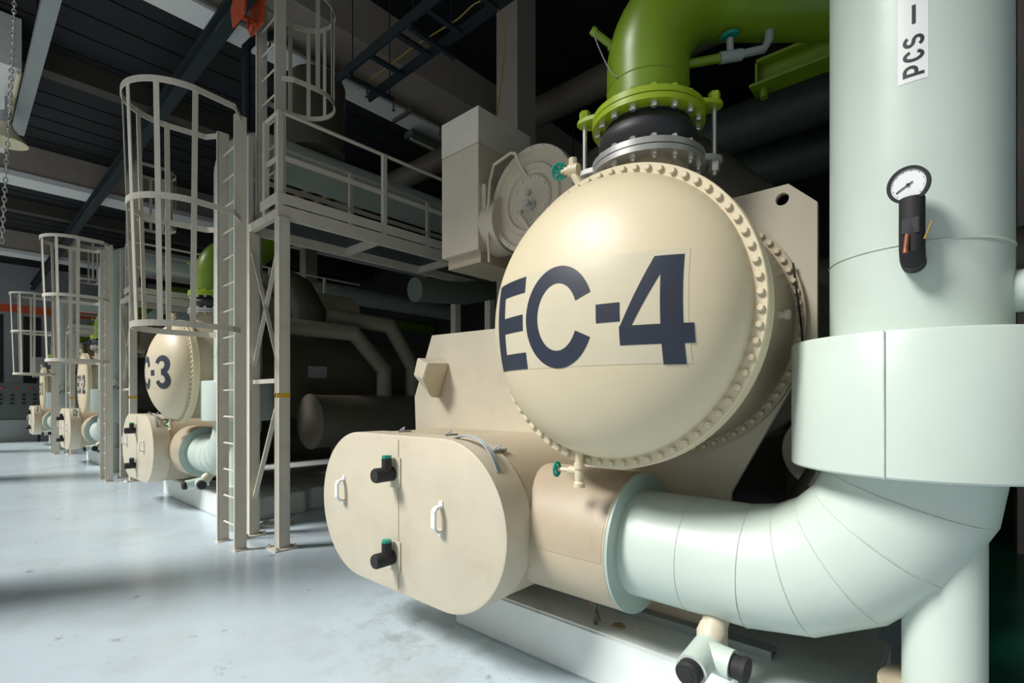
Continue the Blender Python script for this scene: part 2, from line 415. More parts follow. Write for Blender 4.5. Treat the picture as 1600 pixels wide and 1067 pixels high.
for i in range(N_): b.bm.faces.new((sh[0][i], sh[0][i+1], sh[1][i+1], sh[1][i]))
part('cladding_sheet', b, 'lagtop', wn, label='darker upper cladding sheet')  # upper half of the nozzle, a darker beige than the lower half
# shells behind the tube sheet, rear sheet
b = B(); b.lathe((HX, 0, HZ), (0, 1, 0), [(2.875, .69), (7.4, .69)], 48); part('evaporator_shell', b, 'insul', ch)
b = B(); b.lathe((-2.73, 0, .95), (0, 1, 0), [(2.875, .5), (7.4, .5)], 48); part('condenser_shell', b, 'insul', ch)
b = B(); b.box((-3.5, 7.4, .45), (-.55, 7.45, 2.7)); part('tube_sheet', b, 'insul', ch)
# compressor on top
CX, CZ, CY = -2.74, 3.365, 3.3
b = B(); b.lathe((CX, CY, CZ), (0, 1, 0), [(0, 0), (0, .20), (.012, .215), (.02, .215), (.02, .25), (0, .26), (0, .30), (.02, .315), (.03, .395), (.0, .41), (0, .45), (.05, .458), (.07, .45), (.07, .40), (.35, .44), (.6, .40), (.65, .34), (1.0, .34), (1.0, .42), (2.3, .42), (2.35, 0)], 64)
comp = part('compressor', b, 'beige', ch, label='round beige compressor casing')
SB = bolt_mesh(.011, .012, 'steel')
for i in range(20):
    a = 2*PI*i/20; link('bolt', SB, comp, Vector((CX+.43*math.cos(a), CY, CZ+.43*math.sin(a)))-ORG, aim((0, -1, 0)))
for i in range(12):
    a = 2*PI*i/12; link('bolt', SB, comp, Vector((CX+.18*math.cos(a), CY, CZ+.18*math.sin(a)))-ORG, aim((0, -1, 0)))
b = B(); b.lathe((CX+.02, CY, CZ-.06), (0, -1, 0), [(0, .045), (.02, .045), (.02, .02), (.07, .02), (.07, .03), (.09, .03), (.09, 0)], 16); b.cyl((CX-.01, CY, CZ+.05), (CX-.01, CY-.03, CZ+.05), .022, 12)
part('shaft_boss', b, 'silver', comp)
b = B(); b.tube([(CX-.06, CY-.04, CZ-.1), (CX-.05, CY-.07, CZ-.14), (CX+.06, CY-.08, CZ-.3), (CX+.25, CY-.05, CZ-.52), (CX+.3, CY, CZ-.6)], .018, 10); part('oil_line', b, 'beige', comp)
b = B(); b.tube([(CX-.42, CY-.07, CZ-.48), (CX-.44, CY-.07, CZ-.1), (CX-.41, CY-.07, CZ+.25), (CX-.36, CY-.07, CZ+.38), (CX-.16, CY-.07, CZ+.42), (CX-.11, CY-.07, CZ+.40), (CX-.06, CY-.02, CZ+.25), (CX-.05, CY+.02, CZ+.22)], .013, 10); part('sensing_line', b, 'beige', comp)
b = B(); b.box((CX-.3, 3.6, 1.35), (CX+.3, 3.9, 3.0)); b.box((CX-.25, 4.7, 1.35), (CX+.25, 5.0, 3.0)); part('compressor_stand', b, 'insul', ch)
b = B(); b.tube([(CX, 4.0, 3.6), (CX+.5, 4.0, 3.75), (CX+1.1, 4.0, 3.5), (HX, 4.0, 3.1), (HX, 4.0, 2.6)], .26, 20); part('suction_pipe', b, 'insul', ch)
b = B(); b.lathe((CX-.36, CY+.16, CZ-.1), (-1, 0, 0), [(0, .26), (.22, .26), (.22, .2), (.3, .2)], 32); part('terminal_neck', b, 'beige', comp)
# nozzle on the evaporator, its flange
NX, NY = -1.27, 2.53
b = B(); b.lathe((NX, NY, 0), (0, 0, 1), [(2.55, .215), (2.875, .215)], 64); en = part('evaporator_nozzle', b, 'lag', ch)
b = B(); b.ring((NX, NY, 0), (0, 0, 1), 2.872, 2.9, .19, .297); part('nozzle_flange', b, 'silver', en, label='silver flange')
# air vent at the flange and drain valve below the head
b = B(); b.tube([(-1.40, 2.12, 2.66), (-1.43, 2.11, 2.74), (-1.46, 2.10, 2.80), (-1.475, 2.1, 2.825)], .022, 10); b.lathe((-1.45, 2.10, 2.81), (-.7, -.1, .08), [(-.02, .03), (.03, .032), (.03, .02), (.055, .02), (.055, .01), (.085, .01)], 12); b.cyl((-1.462, 2.10, 2.80), (-1.462, 2.10, 2.87), .022, 10)
v = part('vent_valve', b, 'dome', ch)
b = B(); wheel(b, (-1.535, 2.085, 2.822), (.5, -.8, -.3), .037, 7); part('handwheel', b, 'tealwheel', v, label='teal handwheel')
b = B(); b.cyl((-1.39, 2.05, 1.44), (-1.39, 2.05, 1.26), .02, 12); b.lathe((-1.39, 2.05, 1.34), (0, 0, -1), [(0, .026), (.03, .026), (.03, .02), (.06, .024), (.09, .02), (.1, .028), (.12, .028)], 12); b.lathe((-1.39, 2.05, 1.30), (-1, -.15, 0), [(0, .018), (.05, .022), (.06, .012), (.12, .010)], 12)
v = part('drain_valve', b, 'dome', ch)
b = B(); wheel(b, (-1.51, 2.03, 1.30), (-1, -.15, 0), .034, 6); part('handwheel', b, 'tealwheel', v, label='teal handwheel')
# lettering differs from unit to unit
chillers = [ch]
for k in (1, 2, 3): chillers.append(copy_tree(ch, SHIFT[k]))
chillers[1]['label'] = 'beige chiller with EC-3 on its domed end, behind the tall caged ladder'
chillers[2]['label'] = 'beige chiller with a flat bolted end reading EC-2, third from the camera'
chillers[3]['label'] = 'small looking beige chiller with a flat end, farthest down the row'
b = B(); b.lathe((HX, 2.088, HZ), (0, -1, 0), [(0, .668), (.0, .668), (.012, .64), (.03, .4), (.035, 0)], 96); flat_me = b.mesh('evaporator_head', 'dome', ORG)
for k, c in enumerate(chillers):
    hd = [o for o in c.children if o.name.startswith('evaporator_head')][0]
    if k > 1:
        hd.data = flat_me; hd['label'] = 'flat cream end cover'
        f = lambda u, v, e=0: Vector((HX+u, 2.05-e+.035*((u*u+v*v)/.44)*.5, HZ+v))
    else:
        f = lambda u, v, e=0: Vector((HX+u, dome_y(u, v, e), HZ+v))
    b = B(); g = [[b.bm.verts.new(f(-.55+1.045*i/40, -.245+.44*j/18, .0012)) for j in range(19)] for i in range(41)]
    for i in range(40):
        for j in range(18): b.bm.faces.new((g[i][j], g[i+1][j], g[i+1][j+1], g[i][j+1]))
    part('paint_patch', b, 'patch', hd, label='repainted band behind the lettering')
    txt = [('E', -.49, -.245, -.243, .187), ('C', -.232, .142, -.25, .195), ('-', .152, .252, -.25, .19), ('432'[k] if k < 3 else '1', .248, .512, -.25, .172)]
    if k: txt[3] = (txt[3][0], .262, .52, -.25, .19)
    b = B()
    for chh, u0, u1, v0, v1 in txt:
        for l in glyph(chh, u0, u1, v0, v1, .076): strip(b.bm, l, .076, .076, lambda u, v: f(u, v, .0028))
    part('lettering', b, 'navy', hd, label='dark navy unit number')

# terminal cabinet beside the compressor
t = thing('terminal_cabinet', (-3.5, 3.55, 3.0), 'tall beige metal cabinet mounted left of the compressor above the walkway', 'cabinet')
b = B(); b.box((-3.78, 3.2, 3.02), (-3.27, 3.92, 3.995)); part('cabinet_body', b, 'beige', t, bevel=.004)
b = B(); b.box((-3.782, 3.197, 4.0), (-3.268, 3.94, 4.33)); part('cabinet_hood', b, 'steel', t, bevel=.004)
b = B(); b.box((-3.75, 3.26, 2.92), (-3.30, 3.9, 3.02)); part('cabinet_base', b, 'lag', t)
b = B(); b.box((-3.27, 3.24, 3.12), (-3.22, 3.7, 3.62)); part('side_flange', b, 'beige', t, bevel=.003)
for i in range(7):
    b = B(); z = 3.1+.13*i; b.lathe((-3.29, 3.2, z), (0, -1, 0), [(0, .007), (.004, .005), (.004, 0)], 8); part('screw', b, 'steel', t)
b = B(); b.tube([(-3.55, 3.3, 4.33), (-3.5, 3.35, 4.8), (-3.6, 3.5, 5.3), (-3.9, 3.6, 5.75)], .007, 6)
# ------------------------------------------------------------------ cooling water pipe with elbow and riser
RX, RR = -.131, .278
t = thing('cooling_water_pipe', (RX, PYY, 0), 'pale mint pipe at the right, bending up from the EC-4 water box to the ceiling', 'pipe', 'cooling water pipes')
b = B(); bend = .58; cx0 = RX-bend; zc = PZZ+bend
def sect(axis_pts, r, n=64):
    """mitred run of pipe sections with a raised seam at every joint"""
    b = B(); b.tube(axis_pts, r, n); return b
pts = [(-1.285, PYY, PZZ), (cx0, PYY, PZZ)]
nseg = 5
for i in range(1, nseg):
    a = PI/2*i/nseg; k = 1/math.cos(PI/4/nseg)
    pts.append((cx0+bend*math.sin(a), PYY, zc-bend*math.cos(a)))
pts += [(RX, PYY, zc), (RX, PYY, 1.6)]
elbow = part('elbow', sect(pts, RR, 72), 'mint', t)
def hoop(c, nrm, r, tr):
    b = B(); u, w = b.frame(Vector(nrm)); c = Vector(c)
    b.tube([c+(u*math.cos(2*PI*i/72)+w*math.sin(2*PI*i/72))*r for i in range(72)], tr, 6, closed=True); return b
part('elbow_seam', hoop((-.98, PYY, PZZ), (1, 0, 0), RR+.0003, .002), 'seam', elbow)
for i in range(0, nseg+1):
    a = PI/2*i/nseg
    part('elbow_seam', hoop((cx0+bend*math.sin(a), PYY, zc-bend*math.cos(a)), (math.cos(a), 0, math.sin(a)), RR+.001, .0028), 'seam', elbow)
b = B(); b.ring((0, PYY, PZZ), (1, 0, 0), -1.293, -1.278, RR-.02, .372, 72); part('end_collar', b, 'mintdark', t)
b = B(); b.lathe((RX, PYY, 0), (0, 0, 1), [(1.383, .27), (1.383, .412), (1.39, .417), (1.872, .417), (1.88, .412), (1.88, .27)], 72, True, True)
collar = part('riser_collar', b, 'mint', t, label='wide mint collar round the riser')
b = B(); b.box((RX-.06, PYY-.4185, 1.384), (RX-.0555, PYY-.41, 1.879)); part('collar_seam', b, 'seam', collar)
rp = [Vector((RX, PYY, 1.86)), Vector((RX, PYY, 4.50))]+[Vector((RX, PYY+.45*(1-math.cos(PI/2*i/12)), 4.50+.45*math.sin(PI/2*i/12))) for i in range(1, 12)]+[Vector((RX, PYY+.45, 4.95)), Vector((RX, 12.7, 4.95))]
b = B(); b.tube(rp, RR, 72); ris = part('riser', b, 'mint', t)
b = hoop((RX, PYY, 2.19), (0, 0, 1), RR+.0005, .0035); part('riser_seam', b, 'seam', ris)
b = B(); b.lathe((RX+.2, PYY, 2.03), (1, 0, 0), [(0, .075), (.22, .075)], 24); part('branch', b, 'mint', t)
b = B(); b.lathe((RX+.42, PYY, 2.03), (1, 0, 0), [(0, .03), (.03, .03), (.03, .018), (.10, .018), (.1, 0)], 14); b.cyl((RX+.48, PYY, 2.03), (RX+.5, PYY-.08, 1.95), .014, 10)
sn = part('temperature_sensor', b, 'bolt', t)
b = B(); b.tube(bez([(RX+.5, PYY-.08, 1.95), (RX+.48, PYY-.2, 1.7), (RX+.36, PYY-.2, 1.75), (RX+.34, PYY-.1, 2.1)], 16), .009, 8); part('sensor_cable', b, 'black', sn)
b = B(); b.lathe((-.046, 2.47, 0), (0, 0, 1), [(.5, .124), (1.2, .124)], 40); part('support_leg', b, 'mint', t)
b = B(); b.lathe((-.046, 2.47, 0), (0, 0, 1), [(0, .2), (.555, .2), (.56, .195), (.56, .12)], 48); part('support_base', b, 'lag', t)
# drain tee under the horizontal run
b = B(); b.cyl((-.85, 2.40, .64), (-.85, 2.31, .545), .058, 24); b.lathe((-.85, 2.35, .59), (0, -.09, -.1), [(-.01, .062), (.03, .068), (.06, .06)], 24)
part('drain_neck', b, 'beige', t)
DC = Vector((-.85, 2.29, .525))
b = B(); b.lathe(DC, (0, -1, -.12), [(-.06, .066), (.20, .066)], 32); b.lathe(DC+Vector((0, -.05, -.008)), (1, -.05, -.06), [(0, .064), (.125, .064)], 32)
dt = part('drain_tee', b, 'mint', t)
b = B(); b.lathe(DC, (0, -1, -.12), [(.15, .054), (.235, .054), (.245, .046), (.247, .028), (.25, .026), (.25, 0)], 28); part('end_cap', b, 'black', dt, label='black rubber end cap')
b = B(); b.lathe(DC+Vector((0, -.05, -.008)), (1, -.05, -.06), [(.10, .052), (.165, .048), (.165, .056), (.185, .056), (.185, 0)], 28); part('end_cap', b, 'black', dt, label='black rubber end cap')
mint = [t]
for k in (1, 2, 3): mint.append(copy_tree(t, SHIFT[k]))
for c_ in mint[1:]:
    for o_ in c_.children:
        if o_.name.startswith('support_base'):
            o_.data = o_.data.copy(); o_.data.materials[0] = M['mint']
mint[1]['label'] = 'pale mint pipe rising behind the caged ladder beside the EC-3 chiller'
mint[2]['label'] = 'mint pipe elbow and riser beside the EC-2 chiller'
mint[3]['label'] = 'mint pipe elbow and riser beside the farthest chiller'
# sticker with PCS on the first riser
def on_riser(u, z, e=.001):
    a = u/RR; return Vector((RX+(RR+e)*math.sin(a), PYY-(RR+e)*math.cos(a), z))
ORG = Vector((RX, PYY, 0))
b = B(); g = [[b.bm.verts.new(on_riser(-.031+.083*i/8, 2.748+.9*j/6)) for j in range(7)] for i in range(9)]
for i in range(8):
    for j in range(6): b.bm.faces.new((g[i][j], g[i+1][j], g[i+1][j+1], g[i][j+1]))
st = part('pipe_label', b, 'white', t, label='white sticker with black capitals PCS')
write([('P', 2.765, 2.803, -.03, .028), ('C', 2.815, 2.855, -.03, .028), ('S', 2.866, 2.905, -.03, .028), ('-', 2.945, 3.01, -.03, .028)],
      lambda p, q: on_riser(.011-q, p, .002), .0105, 'label_letter', 'ink', st, True)
# pressure gauge
GP = Vector((-.126, 2.105, 2.358))
t = thing('pressure_gauge', GP, 'round white dial gauge with black rim and black foam stem on the mint riser', 'gauge')
gn = Vector((-.20, -.92, -.16)).normalized()
b = B(); b.lathe(GP, gn, [(-.035, 0), (-.035, .05), (-.01, .058), (.007, .059), (.007, .049), (.0, .049), (0, 0)], 48); part('gauge_case', b, 'black', t)
b = B(); b.lathe(GP+gn*.0015, gn, [(0, .0495), (.001, .0495), (.001, 0)], 48); dial = part('dial', b, 'white', t)
gu = gn.cross(Vector((0, 0, 1))).normalized()*-1; gw = gn.cross(gu).normalized()
if gw.z < 0: gw = -gw
if gu.x < 0: gu = -gu
def ondial(x, y, e): return GP+gn*e+gu*x+gw*y
b = B(); d = Vector((-.045, -.022)); b.bar(ondial(.013, .007, .005), ondial(-.034, -.018, .005), .003, .0015, up=gn); b.lathe(GP+gn*.004, gn, [(0, .005), (.003, .005), (.003, 0)], 12); part('needle', b, 'ink', t)
b = B()
for i in range(28):
    a = math.radians(-45+270*i/27); r1 = .041 if i % 3 == 0 else .044
    b.bar(ondial(r1*math.cos(a), r1*math.sin(a), .0032), ondial(.046*math.cos(a), .046*math.sin(a), .0032), .0012, .0005, up=gn)
part('dial_ticks', b, 'ink', t)
b = B(); b.tube([(-.118, 2.125, 2.315), (-.118, 2.12, 2.2), (-.118, 2.125, 2.15), (-.118, 2.15, 2.125), (-.118, 2.215, 2.12)], .035, 24); part('stem', b, 'black', t)
b = B(); b.box((-.143, 2.086, 2.19), (-.097, 2.1, 2.245)); part('tape_patch', b, 'rubber', t, bevel=.003)
b = B(); b.cyl((-.128, 2.085, 2.19), (-.132, 2.082, 2.145), .007, 10); b.lathe((-.132, 2.082, 2.15), (0, 0, -1), [(0, .006), (.02, .009), (.02, 0)], 10); part('bleed_cock', b, 'copper', t)
b = B(); b.cyl((-.085, 2.1, 2.17), (-.065, 2.1, 2.225), .0035, 6); part('tie_stick', b, 'yellow', t)

# ------------------------------------------------------------------ expansion joint and green chilled water pipe
t = thing('expansion_joint', (NX, NY, 2.9), 'black rubber expansion joint between silver and green flanges above EC-4', 'pipe joint', 'rubber expansion joints')
b = B(); b.ring((NX, NY, 0), (0, 0, 1), 2.906, 2.936, .19, .297); f1 = part('lower_flange', b, 'silver', t)
b = B(); b.ring((NX, NY, 0), (0, 0, 1), 3.121, 3.15, .19, .297); f2 = part('upper_flange', b, 'lime', t)
b = B(); b.lathe((NX, NY, 0), (0, 0, 1), [(2.925, .225), (2.945, .225)]+[(2.945+.165*i/16, .222+.04*math.sin(PI*i/16)) for i in range(17)]+[(3.11, .225), (3.13, .225)], 64); part('rubber_bellows', b, 'rubber', t)
NB = bolt_mesh(.019, .026, 'bolt')
nb2 = B(); nb2.lathe((0, 0, 0), (0, 0, 1), [(0, .019), (.018, .019), (.02, .011), (.034, .011), (.034, 0)], 6); NB2 = nb2.mesh('bolt', 'bolt')
LB = bolt_mesh(.019, .024, 'lime')
for i in range(16):
    a = 2*PI*(i+.5)/16; x, y = NX+.263*math.cos(a), NY+.263*math.sin(a)
    link('bolt', NB, f1, Vector((x, y, 2.936))-ORG); link('bolt', NB2, f1, Vector((x, y, 2.872))-ORG, (PI, 0, 0))
    link('bolt', NB, f2, Vector((x, y, 3.121))-ORG, (PI, 0, 0)); link('bolt', LB, f2, Vector((x, y, 3.186))-ORG)
rd = Vector((.896, .4416, 0)).normalized(); ang = math.atan2(rd.y, rd.x)
for s in (-1, 1):
    d = rd*s; n2 = Vector((-d.y, d.x, 0))
    def lug(z0, z1):
        b = B(); P = []
        for rr, ww in ((.26, .07), (.33, .05), (.365, .038)): P.append((rr, ww))
        poly = [(.26, -.075), (.33, -.055), (.372, -.03), (.385, 0), (.372, .03), (.33, .055), (.26, .075)]
        g = lambda r, w, z: Vector((NX, NY, z))+d*r+n2*w
        b.prism(poly, lambda r, w: g(r, w, z0), lambda r, w: g(r, w, z1)); return b
    part('lower_lug', lug(2.893, 2.925), 'silver', t, bevel=.004)
    part('upper_lug', lug(3.186, 3.214), 'lime', t, bevel=.004)
    c = Vector((NX, NY, 0))+d*.34
    b = B(); b.cyl((c.x, c.y, 2.83), (c.x, c.y, 3.26), .0125, 14); part('tie_rod', b, 'bolt', t)
    b = B(); b.lathe((c.x, c.y, 2.893), (0, 0, -1), [(0, .034), (.008, .034), (.008, .03), (.045, .03), (.045, .0135), (.06, .0135), (.06, 0)], 6); part('lower_nut', b, 'bolt', t)
    b = B(); b.lathe((c.x, c.y, 3.214), (0, 0, 1), [(0, .031), (.05, .031), (.052, 0)], 6); part('upper_nut', b, 'lime', t)
joints = [t]
for k in (1, 2, 3): joints.append(copy_tree(t, SHIFT[k]))
joints[1]['label'] = 'black rubber expansion joint with tie rods above the EC-3 dome'
joints[2]['label'] = 'expansion joint above the EC-2 chiller, behind the ladder cage'
joints[3]['label'] = 'expansion joint above the farthest chiller'
t = thing('chilled_water_pipe', (NX, NY, 3.186), 'thick leaf green pipe bending right above the EC-4 dome', 'pipe', 'green chilled water pipes')
b = B(); b.ring((NX, NY, 0), (0, 0, 1), 3.156, 3.186, .19, .297); part('pipe_flange', b, 'lime', t)
hd = Vector((.7455, .666, 0)); gr = .42
pts = [Vector((NX, NY, 3.156)), Vector((NX, NY, 3.44))]
for i in range(1, 16):
    a = PI/2*i/16; pts.append(Vector((NX, NY, 3.44))+hd*gr*(1-math.cos(a))+Vector((0, 0, gr*math.sin(a))))
pts += [Vector((NX, NY, 3.44+gr))+hd*gr]
q0 = Vector((NX, NY, 3.44+gr))+hd*1.3; q2 = q0+hd*.35; pts += bez([q0, q2, q2+Vector((0, .35, .12))], 8)+[Vector((q2.x, q2.y+.7, q2.z+.24)), Vector((q2.x, q2.y+1, q2.z+.27)), Vector((q2.x, 12.7, q2.z+.27))]
b = B(); b.tube(pts, .217, 56); gp = part('pipe_run', b, 'green', t)
u = hoop((NX, NY, 3.33), (0, 0, 1), .217, .003); part('weld_seam', u, 'green', gp)
b = B(); b.lathe((NX-.13, NY-.14, 3.56), (-.55, -.75, .55), [(0, .028), (.02, .028), (.02, .019), (.12, .019), (.12, .024), (.145, .02), (.145, 0)], 14); part('test_nipple', b, 'green', t)
b = B(); b.tube(bez([(NX-.2, NY-.24, 3.63), (NX-.16, NY-.22, 3.5), (NX-.11, NY-.2, 3.36), (NX-.06, NY-.215, 3.33)], 14), .003, 5); part('chain_wire', b, 'silver', t)
b = B(); b.box((-.024, -.001, -.014), (.024, .001, .014), Matrix.Rotation(-.45, 3, 'Z')); 
for v in b.bm.verts: v.co += Vector((NX-.1, NY-.2185+.02, 3.225))
part('warning_tag', b, 'white', t, label='tiny white tag by the flange')
# side branch with valve
P0 = Vector((NX, NY, 3.47))+hd*.2
b = B(); b.cyl(P0-hd*.02, P0+hd*.2+Vector((0, -.02, .03)), .024, 14); b.lathe(P0, hd, [(0, .036), (.02, .034)], 14); part('branch', b, 'green', t)
q = P0+hd*.2+Vector((0, -.02, .03))
b = B(); b.tube([q, q+hd*.12+Vector((0, 0, .02))], .03, 12); b.tube([q+hd*.1+Vector((0, 0, .018)), q+hd*.24+Vector((0, 0, .05)), q+hd*.27+Vector((0, 0, .1)), q+hd*.27+Vector((0, 0, .5))], .021, 12); b.cyl(q+hd*.06, q+hd*.06+Vector((0, -.01, .1)), .018, 10)
br = part('branch_valve', b, 'greysteel', t)
b = B(); wheel(b, q+hd*.06+Vector((0, -.01, .12)), (0, -.2, 1), .042, 6); part('handwheel', b, 'tealwheel', br, label='teal handwheel')
green = [t]
pts = [Vector((NX, NY, 3.156)), Vector((NX, NY, 3.44))]
for i in range(1, 16):
    a = PI/2*i/16; pts.append(Vector((NX, NY+gr*(1-math.cos(a)), 3.44+gr*math.sin(a))))
pts += [Vector((NX, NY+gr, 3.86)), Vector((NX, NY+.6, 3.93)), Vector((NX, NY+.95, 4.28)), Vector((NX, NY+1.2, 4.4)), Vector((NX, NY+1.5, 4.44)), Vector((NX, 12.7, 4.44))]
b = B(); b.tube(pts, .217, 48); back_run = b.mesh('pipe_run', 'green', ORG)
for k in (1, 2, 3):
    c_ = copy_tree(t, SHIFT[k]); green.append(c_)
    for o_ in c_.children:
        if o_.name.startswith('pipe_run'): o_.data = back_run

green[1]['label'] = 'leaf green pipe bend seen through the nearest ladder cage'
green[2]['label'] = 'green pipe bend above the EC-2 chiller, mostly hidden'
green[3]['label'] = 'green pipe bend above the farthest chiller'
# green steel bracket beam behind
t = thing('bracket_beam', (-1.1, 4.2, 4.1), 'dim green steel beam end under the thick green pipe, behind the mint riser', 'beam')
b = B(); b.box((-1.15, 4.14, 4.05), (-.42, 4.155, 4.20)); part('web', b, 'green', t)
b = B(); b.box((-1.2, 4.06, 4.03), (-.42, 4.24, 4.05)); b.box((-1.15, 4.06, 4.20), (-.42, 4.24, 4.22)); part('beam_flange', b, 'green', t)
b = B(); b.box((-1.16, 4.07, 4.05), (-1.145, 4.23, 4.20)); b.cyl((-1.12, 4.15, 4.03), (-1.12, 4.15, 3.96), .03, 12); part('end_plate', b, 'green', t)
b = B(); b.cyl((-.5, 4.15, 4.2), (-.5, 4.15, ZC), .025, 10); part('hanger_rod', b, 'green', t)

# ------------------------------------------------------------------ plinths
for k, dx in enumerate(SHIFT):
    b = B(); xl_ = -2.78 if k == 0 else -3.55; poly = [(xl_, 2.48), (-.45, 2.48), (-.28, 2.6), (-.28, 3.44), (-.42, 3.6), (-.42, 7.8), (-3.7, 7.8), (-3.7, 2.86), (xl_, 2.86)]
    b.prism([(x+dx, y) for x, y in poly], lambda x, y: Vector((x, y, 0)), lambda x, y: Vector((x, y, .31)))
    solo('plinth', b, 'plinth', ['pale painted concrete plinth under the EC-4 chiller', 'pale painted concrete plinth under the EC-3 chiller', 'pale concrete plinth under the EC-2 chiller', 'pale concrete plinth under the farthest chiller'][k], 'plinth', 'chiller plinths', bevel=.015)
    b = B(); y = 2.80
    b.box((-3.6+dx, y, .31), (-.72+dx, y+.09, .322)); b.box((-3.6+dx, y+.0, .322), (-.72+dx, y+.012, .345)); b.box((-3.6+dx, y, .345), (-.72+dx, y+.09, .355))
    solo('skid_channel', b, 'greysteel', ['steel channel lying on the plinth under the EC-4 mint pipe', 'steel channel on the EC-3 plinth', 'steel channel on the EC-2 plinth', 'steel channel on the farthest plinth'][k], 'steel channel', 'skid channels')
# drain stub with red handle on the first plinth
t = thing('drain_cock', (-1.62, 2.56, .31), 'small rusty drain cock standing on the plinth under the beige nozzle', 'valve')
b = B(); b.cyl((-1.62, 2.56, .31), (-1.62, 2.56, .48), .012, 10); b.cyl((-1.62, 2.56, .40), (-1.55, 2.5, .36), .009, 8); part('cock_body', b, 'brownpipe', t)
b = B(); wheel(b, (-1.64, 2.54, .46), (-.3, -1, .2), .022, 5); part('handwheel', b, 'copper', t)
b = B(); b.lathe((-1.50, 2.62, .31), (0, 0, 1), [(0, .042), (.012, .036), (.012, 0)], 20); solo('drain_cover', b, 'rust', 'small round rusty cover on the plinth edge near the drain cock', 'drain cover')

# ------------------------------------------------------------------ access platforms and caged ladders
def platform():
    t = thing('access_platform', (-6.0, 2.45, 0), 'cream steel access platform with railings right of the nearest caged ladder', 'platform', 'access platforms')
    x0, x1, y0, y1 = -6.43, -5.61, 2.45, 7.6
    for (x, y) in ((x1, y0), (x0, y0), (x1, 5.75), (x0, 5.75)):
        b = B(); w = .06
        b.box((x-w, y-w, .015), (x+w, y-w+.014, 3.66)); b.box((x-w, y+w-.014, .015), (x+w, y+w, 3.66)); b.box((x-.006, y-w, .015), (x+.006, y+w, 3.66)); b.box((x+w-.008, y-w+.01, .015), (x+w, y+w-.01, 3.66))
        p = part('post', b, 'steel', t)
        b = B(); b.box((x-.13, y-.13, 0), (x+.13, y+.13, .016)); part('base_plate', b, 'steel', p)
        for sx in (-.1, .1):
            for sy in (-.1, .1): link('bolt', NB2, p, Vector((x+sx, y+sy, .016))-ORG)
        if (x, y) == (x1, y0):
            b = B(); b.box((x-w-.002, y-w-.002, 1.67), (x+w+.002, y+w+.002, 1.72)); part('warning_tape', b, 'tape', p, label='yellow and black warning tape')
            b = B()
            for i in (0, 1): b.prism([(x-.062+.07*i, 1.67), (x-.03+.07*i, 1.67), (x-.0+.07*i, 1.72), (x-.032+.07*i, 1.72)], lambda u, z: Vector((min(u, x+w), y-w-.004, z)), lambda u, z: Vector((min(u, x+w), y-w-.002, z)))
            part('tape_stripe', b, 'black', p)
    b = B()
    b.bar((x1, y0, 3.55), (x0, y0, 1.95), .045, .012); b.bar((x0, y0-.02, 3.55), (x1, y0-.02, 1.95), .045, .012); b.bar((x0, y0, 1.86), (x1, y0, 1.86), .05); b.bar((x1, y0, 1.80), (x0, y0, .35), .05, .02)
    part('cross_brace', b, 'steel', t)
    b = B()
    for x in (x0, x1): b.box((x-.03, y0-.06, 3.655), (x+.03, y1, 3.80))
    for y in [y0-.03+1.28*i for i in range(5)]: b.box((x0, y-.03, 3.665), (x1, y+.03, 3.76))
    part('deck_frame', b, 'steel', t)
    b = B(); b.box((x0+.03, y0-.02, 3.765), (x1-.03, y1, 3.80)); part('deck_plate', b, 'deckdark', t)
    b = B()
    for x in (x0-.03, x1+.03): b.box((x-.006, y0-.06, 3.815), (x+.006, y1, 3.93))
    b.box((x1-.42, y0-.07, 3.815), (x1+.03, y0-.058, 3.93)); part('toe_board', b, 'steel', t)
    b = B()
    for x in (x0, x1):
        b.tube([(x, y0-.03, 4.84), (x, y1, 4.84)], .022, 10)
        b.bar((x, y0-.03, 4.34), (x, y1, 4.34), .012, .06)
    b.tube([(x1, y0-.03, 4.84), (x1-.36, y0-.03, 4.84)], .022, 10); b.bar((x1, y0-.03, 4.34), (x1-.36, y0-.03, 4.34), .012, .06)
    part('handrail', b, 'steel', t)
    for x, y in [(x1, y0-.03), (x1, y0+1.32), (x1, y0+2.7), (x1, y0+4.1), (x0, y0-.03), (x0, y0+1.32), (x0, y0+2.7), (x0, y0+4.1), (x1-.36, y0-.03)]:
        b = B(); b.box((x-.028, y-.028, 3.68), (x+.028, y+.028, 4.84)); part('rail_post', b, 'steel', t)
    return t
